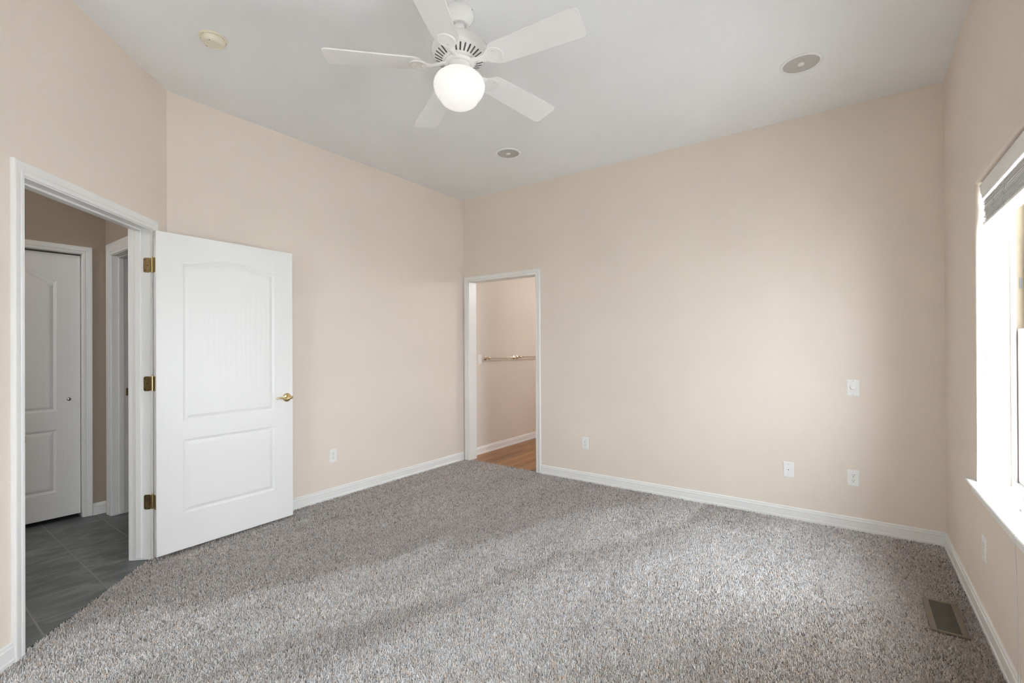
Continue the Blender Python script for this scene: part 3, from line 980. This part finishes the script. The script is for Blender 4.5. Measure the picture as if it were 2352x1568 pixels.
# ------------------------------------------------------------------ ceiling fan
FX, FY = -1.6163, 1.7954
fan = empty('ceiling_fan', Matrix.Translation((FX, FY, H)), 'white five blade ceiling fan with a lit opal glass shade', 'ceiling fan')
PIV = 2.945 - H
axis = Vector((-0.0281, 0.0426, 1.0)).normalized()
Rtilt = Vector((0, 0, 1)).rotation_difference(axis).to_matrix().to_4x4()
TILT = Matrix.Translation((0, 0, PIV)) @ Rtilt @ Matrix.Translation((0, 0, -PIV))
zz = lambda z: z - H
bm = B()
lathe(bm, [(0, zz(3.0276)), (.070, zz(3.0276)), (.0725, zz(3.024)), (.0745, zz(3.015)), (.0745, zz(3.000)), (.071, zz(2.985)), (.062, zz(2.970)), (.052, zz(2.960)), (.048, zz(2.953)), (.049, zz(2.949)), (.044, zz(2.948)), (.036, zz(2.951)), (.030, zz(2.962)), (0, zz(2.965))], 64)
obj('canopy', bm, M_FAN, fan, smooth=40)
for aa in (.2, .2 + PI):
    bm = B(); lathe(bm, [(0, .0765), (.003, .0762), (.004, .0735)], 10, axis='x')
    obj('canopy_screw', bm, M_CHROME, fan, mw=Matrix.Translation((0, 0, zz(3.012))) @ Matrix.Rotation(aa, 4, 'Z'))
bm = B()
lathe(bm, [(0, zz(2.975)), (.020, zz(2.970)), (.027, zz(2.955)), (.026, zz(2.940)), (.018, zz(2.930)), (.013, zz(2.925)), (.013, zz(2.900)), (.024, zz(2.893)), (.030, zz(2.875)), (.030, zz(2.85)), (0, zz(2.85))], 32)
obj('downrod', bm, M_FAN, fan, smooth=40, mw=TILT)
bm = B()
lathe(bm, [(0, zz(2.868)), (.045, zz(2.868)), (.060, zz(2.862)), (.085, zz(2.858)), (.112, zz(2.853)), (.130, zz(2.846)), (.134, zz(2.842)), (.134, zz(2.838)), (.141, zz(2.834)), (.1435, zz(2.826)), (.1435, zz(2.808)), (.140, zz(2.800)), (.1385, zz(2.796)), (.1375, zz(2.793)), (.128, zz(2.786)), (.112, zz(2.778)), (.095, zz(2.770)), (.080, zz(2.764)), (.0785, zz(2.760)), (.074, zz(2.759)), (0, zz(2.762))], 72)
mh = obj('motor_housing', bm, M_FAN, fan, smooth=40, mw=TILT)
bm = B()
for i in range(30):
    a = 2 * PI * i / 30 + .05
    c, s = math.cos(a), math.sin(a)
    pts = []
    L, W2 = (.088, .121), .0043
    out = [(L[0], -W2), (L[1], -W2), (L[1] + .003, 0), (L[1], W2), (L[0], W2), (L[0] - .003, 0)]
    def hgt(r):                                                 # just below the bowl of the housing
        P = [(.080, 2.764), (.095, 2.770), (.112, 2.778), (.128, 2.786)]
        for (r0, z0), (r1, z1) in zip(P, P[1:]):
            if r <= r1 or r1 == .128: return z0 + (z1 - z0) * (r - r0) / (r1 - r0)
    vs = [bm.verts.new((r * c - w * s, r * s + w * c, zz(hgt(r)) - .0009)) for r, w in out]
    vt = [bm.verts.new((v.co.x, v.co.y, v.co.z + .004)) for v in vs]
    bm.faces.new(vs[::-1]); bm.faces.new(vt)
    for k in range(6): bm.faces.new((vs[k], vs[(k + 1) % 6], vt[(k + 1) % 6], vt[k]))
obj('vent_slots', bm, M_SLOT, mh)
bm = B()
lathe(bm, [(0, zz(2.764)), (.074, zz(2.764)), (.076, zz(2.752)), (.070, zz(2.748)), (.050, zz(2.748)), (0, zz(2.750))], 48)
obj('flywheel', bm, M_FAN, fan, smooth=40, mw=TILT)
bm = B()
lathe(bm, [(0, zz(2.752)), (.050, zz(2.752)), (.050, zz(2.747)), (0, zz(2.747))], 40)
obj('switch_gap', bm, M_SLOT, fan, smooth=40, mw=TILT)
bm = B()
lathe(bm, [(0, zz(2.747)), (.053, zz(2.747)), (.0565, zz(2.744)), (.0575, zz(2.736)), (.0575, zz(2.712)), (.062, zz(2.706)), (.066, zz(2.700)), (.060, zz(2.694)), (0, zz(2.694))], 48)
obj('light_fitter', bm, M_FAN, fan, smooth=40, mw=TILT)
bm = B()
SH = [(.056, 2.700), (.064, 2.6985), (.084, 2.693), (.103, 2.683), (.118, 2.669), (.1265, 2.654), (.1300, 2.638), (.1285, 2.622), (.1230, 2.605), (.116, 2.592), (.108, 2.5815), (.1020, 2.576), (.0990, 2.5735), (.0975, 2.569), (.0955, 2.562), (.088, 2.552), (.073, 2.5415), (.052, 2.533), (.027, 2.528), (0, 2.5265)]
lathe(bm, [(r, zz(z)) for r, z in SH], 72)
obj('lamp_shade', bm, M_GLOBE, fan, smooth=50, mw=TILT)


def blade_outline():
    """CCW outline (r, t): narrow rounded root, square rounded tip"""
    r0, r1, w0, w1, cr = .175, .6578, .064, .0785, .022
    pts = []
    for i in range(13):                                         # rounded root
        a = PI / 2 + PI * i / 12
        pts.append((r0 + .048 + .048 * math.cos(a), w0 * math.sin(a)))
    for cx, cy, s in ((r1 - cr, -w1 + cr, -PI / 2), (r1 - cr, w1 - cr, 0)):
        pts += [(cx + cr * math.cos(s + PI / 2 * i / 6), cy + cr * math.sin(s + PI / 2 * i / 6)) for i in range(7)]
    return pts


AL = 0.1777
for k in range(5):
    ph = 0.1304 + k * 2 * PI / 5
    root = TILT @ Matrix.Translation((0, 0, zz(2.7365))) @ Matrix.Rotation(ph, 4, 'Z')
    M = root @ Matrix.Rotation(-AL, 4, 'X')
    bm = B(); prism(bm, blade_outline(), -.003, .003)
    bmesh.ops.bevel(bm, geom=[e for e in bm.edges if abs(e.verts[0].co.z - e.verts[1].co.z) < 1e-5], offset=.0015, segments=2, affect='EDGES')
    bl_o = obj('blade', bm, M_BLADE, fan, smooth=30, mw=M)
    # iron: arm from the flywheel widening into a round medallion under the blade
    bm = B()
    st = [(.066, .016, .012), (.090, .0145, .008), (.115, .015, -.001), (.140, .020, -.009), (.165, .028, -.0105)]
    rows = []
    for r, w, z in st:
        rows.append([(r, -w, z + .0035), (r, -w * .55, z - .0035), (r, w * .55, z - .0035), (r, w, z + .0035), (r, 0, z + .006)])
    rr_ = [[bm.verts.new(p) for p in row] for row in rows]
    for A_, B_ in zip(rr_, rr_[1:]):
        for i in range(5): bm.faces.new((A_[i], A_[(i + 1) % 5], B_[(i + 1) % 5], B_[i]))
    bm.faces.new(rr_[0][::-1]); bm.faces.new(rr_[-1])
    ir = obj('blade_iron', bm, M_FAN, bl_o, smooth=40)
    bm = B()
    lathe(bm, [(0, -.0030), (.046, -.0030), (.0475, -.006), (.045, -.0100), (.040, -.0110), (.036, -.0095), (.030, -.0090), (.012, -.0092), (0, -.0092)], 40, c=(.205, 0))
    box(bm, .165, .196, -.032, .032, -.0090, -.003, .003)
    box(bm, .222, .228, -.018, .018, -.0098, -.0080, .001)
    for sx, sy in ((.212, .027), (.212, -.027), (.180, 0)):
        lathe(bm, [(0, -.0135), (.004, -.0130), (.005, -.010)], 10, c=(sx, sy))
    obj('medallion', bm, M_FAN, bl_o, smooth=35)
bm = B(); lathe(bm, [(0, zz(2.735)), (.0025, zz(2.735)), (.003, zz(2.73)), (0, zz(2.7299))], 8, c=(.058, 0)); bm.free()

# ------------------------------------------------------------------ smoke detector, speakers
sd = empty('smoke_detector', Matrix.Translation((-2.8525, 1.1445, H)) @ Matrix.Scale(.93, 4), 'round yellowed smoke detector on the ceiling above the entry doorway', 'smoke detector')
bm = B(); lathe(bm, [(0, 0), (.0715, 0), (.0725, -.004), (.0715, -.008), (.066, -.0105), (0, -.0105)], 56); obj('base', bm, M_CREAM, sd, smooth=40)
bm = B(); lathe(bm, [(0, -.010), (.0635, -.010), (.0635, -.0118), (0, -.0118)], 56); obj('slot', bm, M_DARK, sd)
bm = B(); lathe(bm, [(0, -.0118), (.064, -.0118), (.0645, -.015), (.062, -.026), (.057, -.036), (.050, -.0415), (.045, -.0425), (.043, -.0405), (0, -.0400)], 56)
for aa in (-2.2, -1.05, .1, 1.3, 2.5):
    n0 = len(bm.verts)
    box(bm, .060, .0675, -.0045, .0045, -.022, -.009, .001, 1)
    bm.verts.ensure_lookup_table()
    for v in list(bm.verts)[n0:]:
        v.co = Matrix.Rotation(aa, 3, 'Z') @ v.co
obj('cover', bm, M_CREAM, sd, smooth=35)
for aa in (-2.75, -.80):
    bm = B(); lathe(bm, [(0, -.0432), (.0028, -.0430), (.003, -.041)], 10, c=(.047 * math.cos(aa), .047 * math.sin(aa)))
    obj('indicator_hole', bm, M_DARK, sd)
sp = None


def speaker(x, y, r, label):
    t = empty('ceiling_speaker', Matrix.Translation((x, y, H)), label, 'speaker', 'round speakers set into the ceiling')
    bm = B(); lathe(bm, [(r * .84, 0), (r, 0), (r, -.0015), (r * .985, -.0035), (r * .90, -.0060), (r * .855, -.0055), (r * .84, -.003), (r * .84, 0)], 72)
    obj('rim', bm, M_CEIL, t, smooth=40)
    bm = B(); lathe(bm, [(0, 0), (r * .845, 0), (r * .845, -.0025), (0, -.0030)], 72); obj('grille', bm, M_GRILLE, t)
    bm = B(); lathe(bm, [(0, -.011), (r * .10, -.0108), (r * .15, -.009), (r * .17, -.0028), (0, -.0028)], 36); obj('tweeter', bm, M_FAN, t, smooth=40)
    return t


speaker(-2.4594, 3.3675, .114, 'round ceiling speaker near the back corner, seen just beyond the fan light')
speaker(-0.2388, 3.3580, .1145, 'round ceiling speaker at upper right near the window wall')


# ------------------------------------------------------------------ wall plates
def plate_bm(w=.070, h=.115, t=.0055):
    bm = B()
    box(bm, -w / 2, w / 2, 0, t, -h / 2, h / 2)
    top = [e for e in bm.edges if all(abs(v.co.y - t) < 1e-6 for v in e.verts)]
    bmesh.ops.bevel(bm, geom=top, offset=.0035, segments=3, affect='EDGES')
    return bm


def outlet(mw, label):
    t = empty('wall_outlet', mw, label, 'outlet', 'duplex outlets on the bedroom walls')
    obj('cover_plate', plate_bm(), M_PLATE, t)
    for dz in (.0195, -.0195):
        bm = B()
        pts = []
        for i in range(24):
            a = 2 * PI * i / 24
            pts.append((max(-.0165, min(.0165, .0175 * math.cos(a))), dz + max(-.0135, min(.0135, .0175 * math.sin(a)))))
        prism(bm, pts, .004, .0070, 'y')
        rc = obj('receptacle', bm, M_PLATE, t)
        bm = B()
        for sx, ww_, hh in ((-.0064, .0010, .0042), (.0064, .0010, .0035)):
            box(bm, sx - ww_, sx + ww_, .0062, .00715, dz + .0035 - hh, dz + .0035 + hh)
        lathe(bm, [(0, .00715), (.0026, .00715), (.0026, .0060)], 12, c=(0, dz - .0075), axis='y')
        obj('slots', bm, M_DARK, rc)
    bm = B(); lathe(bm, [(0, .0064), (.002, .0063), (.0028, .0052)], 12, axis='y'); obj('screw', bm, M_CHROME, t)
    return t


L_ = lambda y, z: wf((XL, y, z), (0, -1), (1, 0))
B_ = lambda x, z: wf((x, YB, z), (-1, 0), (0, -1))
R_ = lambda y, z: wf((XR, y, z), (0, 1), (-1, 0))
outlet(L_(2.4275, .3665), 'white duplex outlet on the left wall beside the open door')
outlet(B_(-2.1150, .3700), 'white duplex outlet on the back wall nearest the bathroom doorway')
outlet(B_(.0055, .3660), 'white duplex outlet on the back wall straight below the volume knob')
outlet(R_(3.0450, .3670), 'white duplex outlet on the right wall under the window sill')

t = empty('cable_outlet', B_(-.3940, .3660), 'white blank wall plate with one black cable hole on the back wall', 'wall plate')
obj('cover_plate', plate_bm(), M_PLATE, t)
bm = B(); lathe(bm, [(.0036, .0054), (.0070, .0054), (.0066, .0075), (.0042, .0085), (.0036, .0082), (.0036, .0054)], 20, axis='y'); obj('connector_ring', bm, M_PLATE, t, smooth=40)
bm = B(); lathe(bm, [(0, .0076), (.0040, .0076), (.0040, .0050)], 16, axis='y'); obj('cable_hole', bm, M_DARK, t)
for dz in (.041, -.041):
    bm = B(); lathe(bm, [(0, .0064), (.002, .0063), (.0028, .0052)], 12, c=(0, dz), axis='y'); obj('screw', bm, M_GRILLE, t)

t = empty('volume_control', B_(.0090, 1.0075), 'white wall plate with a round volume knob on the back wall', 'volume control')
obj('cover_plate', plate_bm(), M_PLATE, t)
bm = B(); box(bm, -.0165, .0165, .004, .0066, -.033, .033, .001, 1); obj('insert', bm, M_PLATE, t)
bm = B(); lathe(bm, [(0, .026), (.0125, .026), (.0145, .0245), (.0158, .012), (.0160, .0064), (0, .0064)], 40, axis='y', c=(0, .002)); obj('knob', bm, M_PLATE, t, smooth=35)
for dz in (.048, -.048):
    bm = B(); lathe(bm, [(0, .0064), (.002, .0063), (.0028, .0052)], 12, c=(0, dz), axis='y'); obj('screw', bm, M_GRILLE, t)

F_BW = lambda y, z: wf((BX, y, z), (0, -1), (1, 0))
t = empty('light_switch', F_BW(4.4665, 1.1597), 'white rocker light switch on the bathroom wall beside the towel bar', 'light switch')
obj('cover_plate', plate_bm(), M_PLATE, t)
bm = B(); prism(bm, [(-.033, .0050), (-.033, .0085), (0, .0065), (.033, .0105), (.033, .0050)], -.0165, .0165, 'x')
for v in bm.verts:
    v.co = (v.co.x, v.co.z, v.co.y)
obj('rocker', bm, M_PLATE, t)


def towel_bar(y0, y1, z, label):
    t = empty('towel_bar', wf((BX, y0, z), (0, 1), (1, 0)), label, 'towel bar', 'brass towel bars on the bathroom wall')
    L = y1 - y0
    for u in (0, L):
        bm = B()
        lathe(bm, [(0, 0), (.027, 0), (.027, .005), (.022, .009), (.013, .012), (.010, .020), (.010, .046), (.015, .052), (.017, .060), (.015, .068), (.008, .073), (0, .074)], 32, axis='y', c=(u, 0))
        obj('post', bm, M_CHAMP, t, smooth=40)
    bm = B()
    tube(bm, [(.010, .060, 0), (.045, .060, 0), (.050, .060, 0), (.066, .060, 0), (.072, .060, 0), (L - .072, .060, 0), (L - .066, .060, 0), (L - .05, .060, 0), (L - .045, .060, 0), (L - .010, .060, 0)],
         [.006, .006, .010, .010, .0078, .0078, .010, .010, .006, .006], 16)
    obj('rail', bm, M_CHAMP, t, smooth=35)


towel_bar(4.575, 5.185, 1.1725, 'brass towel bar on the bathroom wall next to the light switch')
towel_bar(5.262, 5.880, 1.1725, 'second brass towel bar running out of sight behind the doorway casing')

# ------------------------------------------------------------------ floor register
VX0, VX1, VYa, VYb = .2890, .4230, 2.884, 3.226
t = empty('floor_register', Matrix.Translation(((VX0 + VX1) / 2, (VYa + VYb) / 2, 0)), 'brown metal floor register set in the carpet near the right wall', 'floor vent')
wx, wy = (VX1 - VX0) / 2, (VYb - VYa) / 2
bm = B()
for (a0, a1, b0, b1) in ((-wx, -wx + .024, -wy, wy), (wx - .024, wx, -wy, wy), (-wx + .024, wx - .024, -wy, -wy + .016), (-wx + .024, wx - .024, wy - .016, wy)):
    box(bm, a0, a1, b0, b1, -.004, .005, .0015, 2)
obj('frame', bm, M_REG, t)
bm = B()
n = 27
for i in range(n):
    y = -wy + .016 + (2 * wy - .032) * (i + .5) / n
    box(bm, -wx + .022, wx - .022, y - .0026, y + .0026, -.0072, .0030, .0006, 1)
obj('louvres', bm, M_REGDARK, t)
bm = B(); box(bm, -wx + .022, wx - .022, -wy + .014, wy - .014, -.0118, -.0100); obj('duct', bm, M_DARK, t)
bm = B(); box(bm, -wx + .024, wx - .024, .0, wy - .016, -.0098, -.0078); obj('damper', bm, M_CHROME, t)

# ------------------------------------------------------------------ outside the window
slab('ground_outside', [(-25, -25), (30, -25), (30, 30), (-25, 30)], -.55, -.40, M_GROUND, 'bare ground outside the window', 'ground')
bm = B(); box(bm, XR + .2, XR + .32, YB + .1, 7.6, -.5, 3.1); o = obj('wall_exterior', bm, M_SIDING); tag(o, 'outside wall of the house past the window', 'wall', kind='structure')
# ------------------------------------------------------------------ fixtures for the added hall and bathroom lights, out of view
for nm, loc, lab in (('added_hall_fixture', (-4.1, -.95, 2.96), 'added flush lamp on the hall ceiling, out of view'), ('added_bathroom_fixture', (-1.75, 6.6, 2.75), 'added flush lamp on the bathroom ceiling, out of view'),):
    t = empty(nm, Matrix.Translation(loc), lab, 'ceiling lamp')
    bm = B(); lathe(bm, [(0, 0), (.07, 0), (.072, -.012), (.06, -.016), (0, -.016)], 32); obj('base', bm, M_CHROME, t, smooth=40)
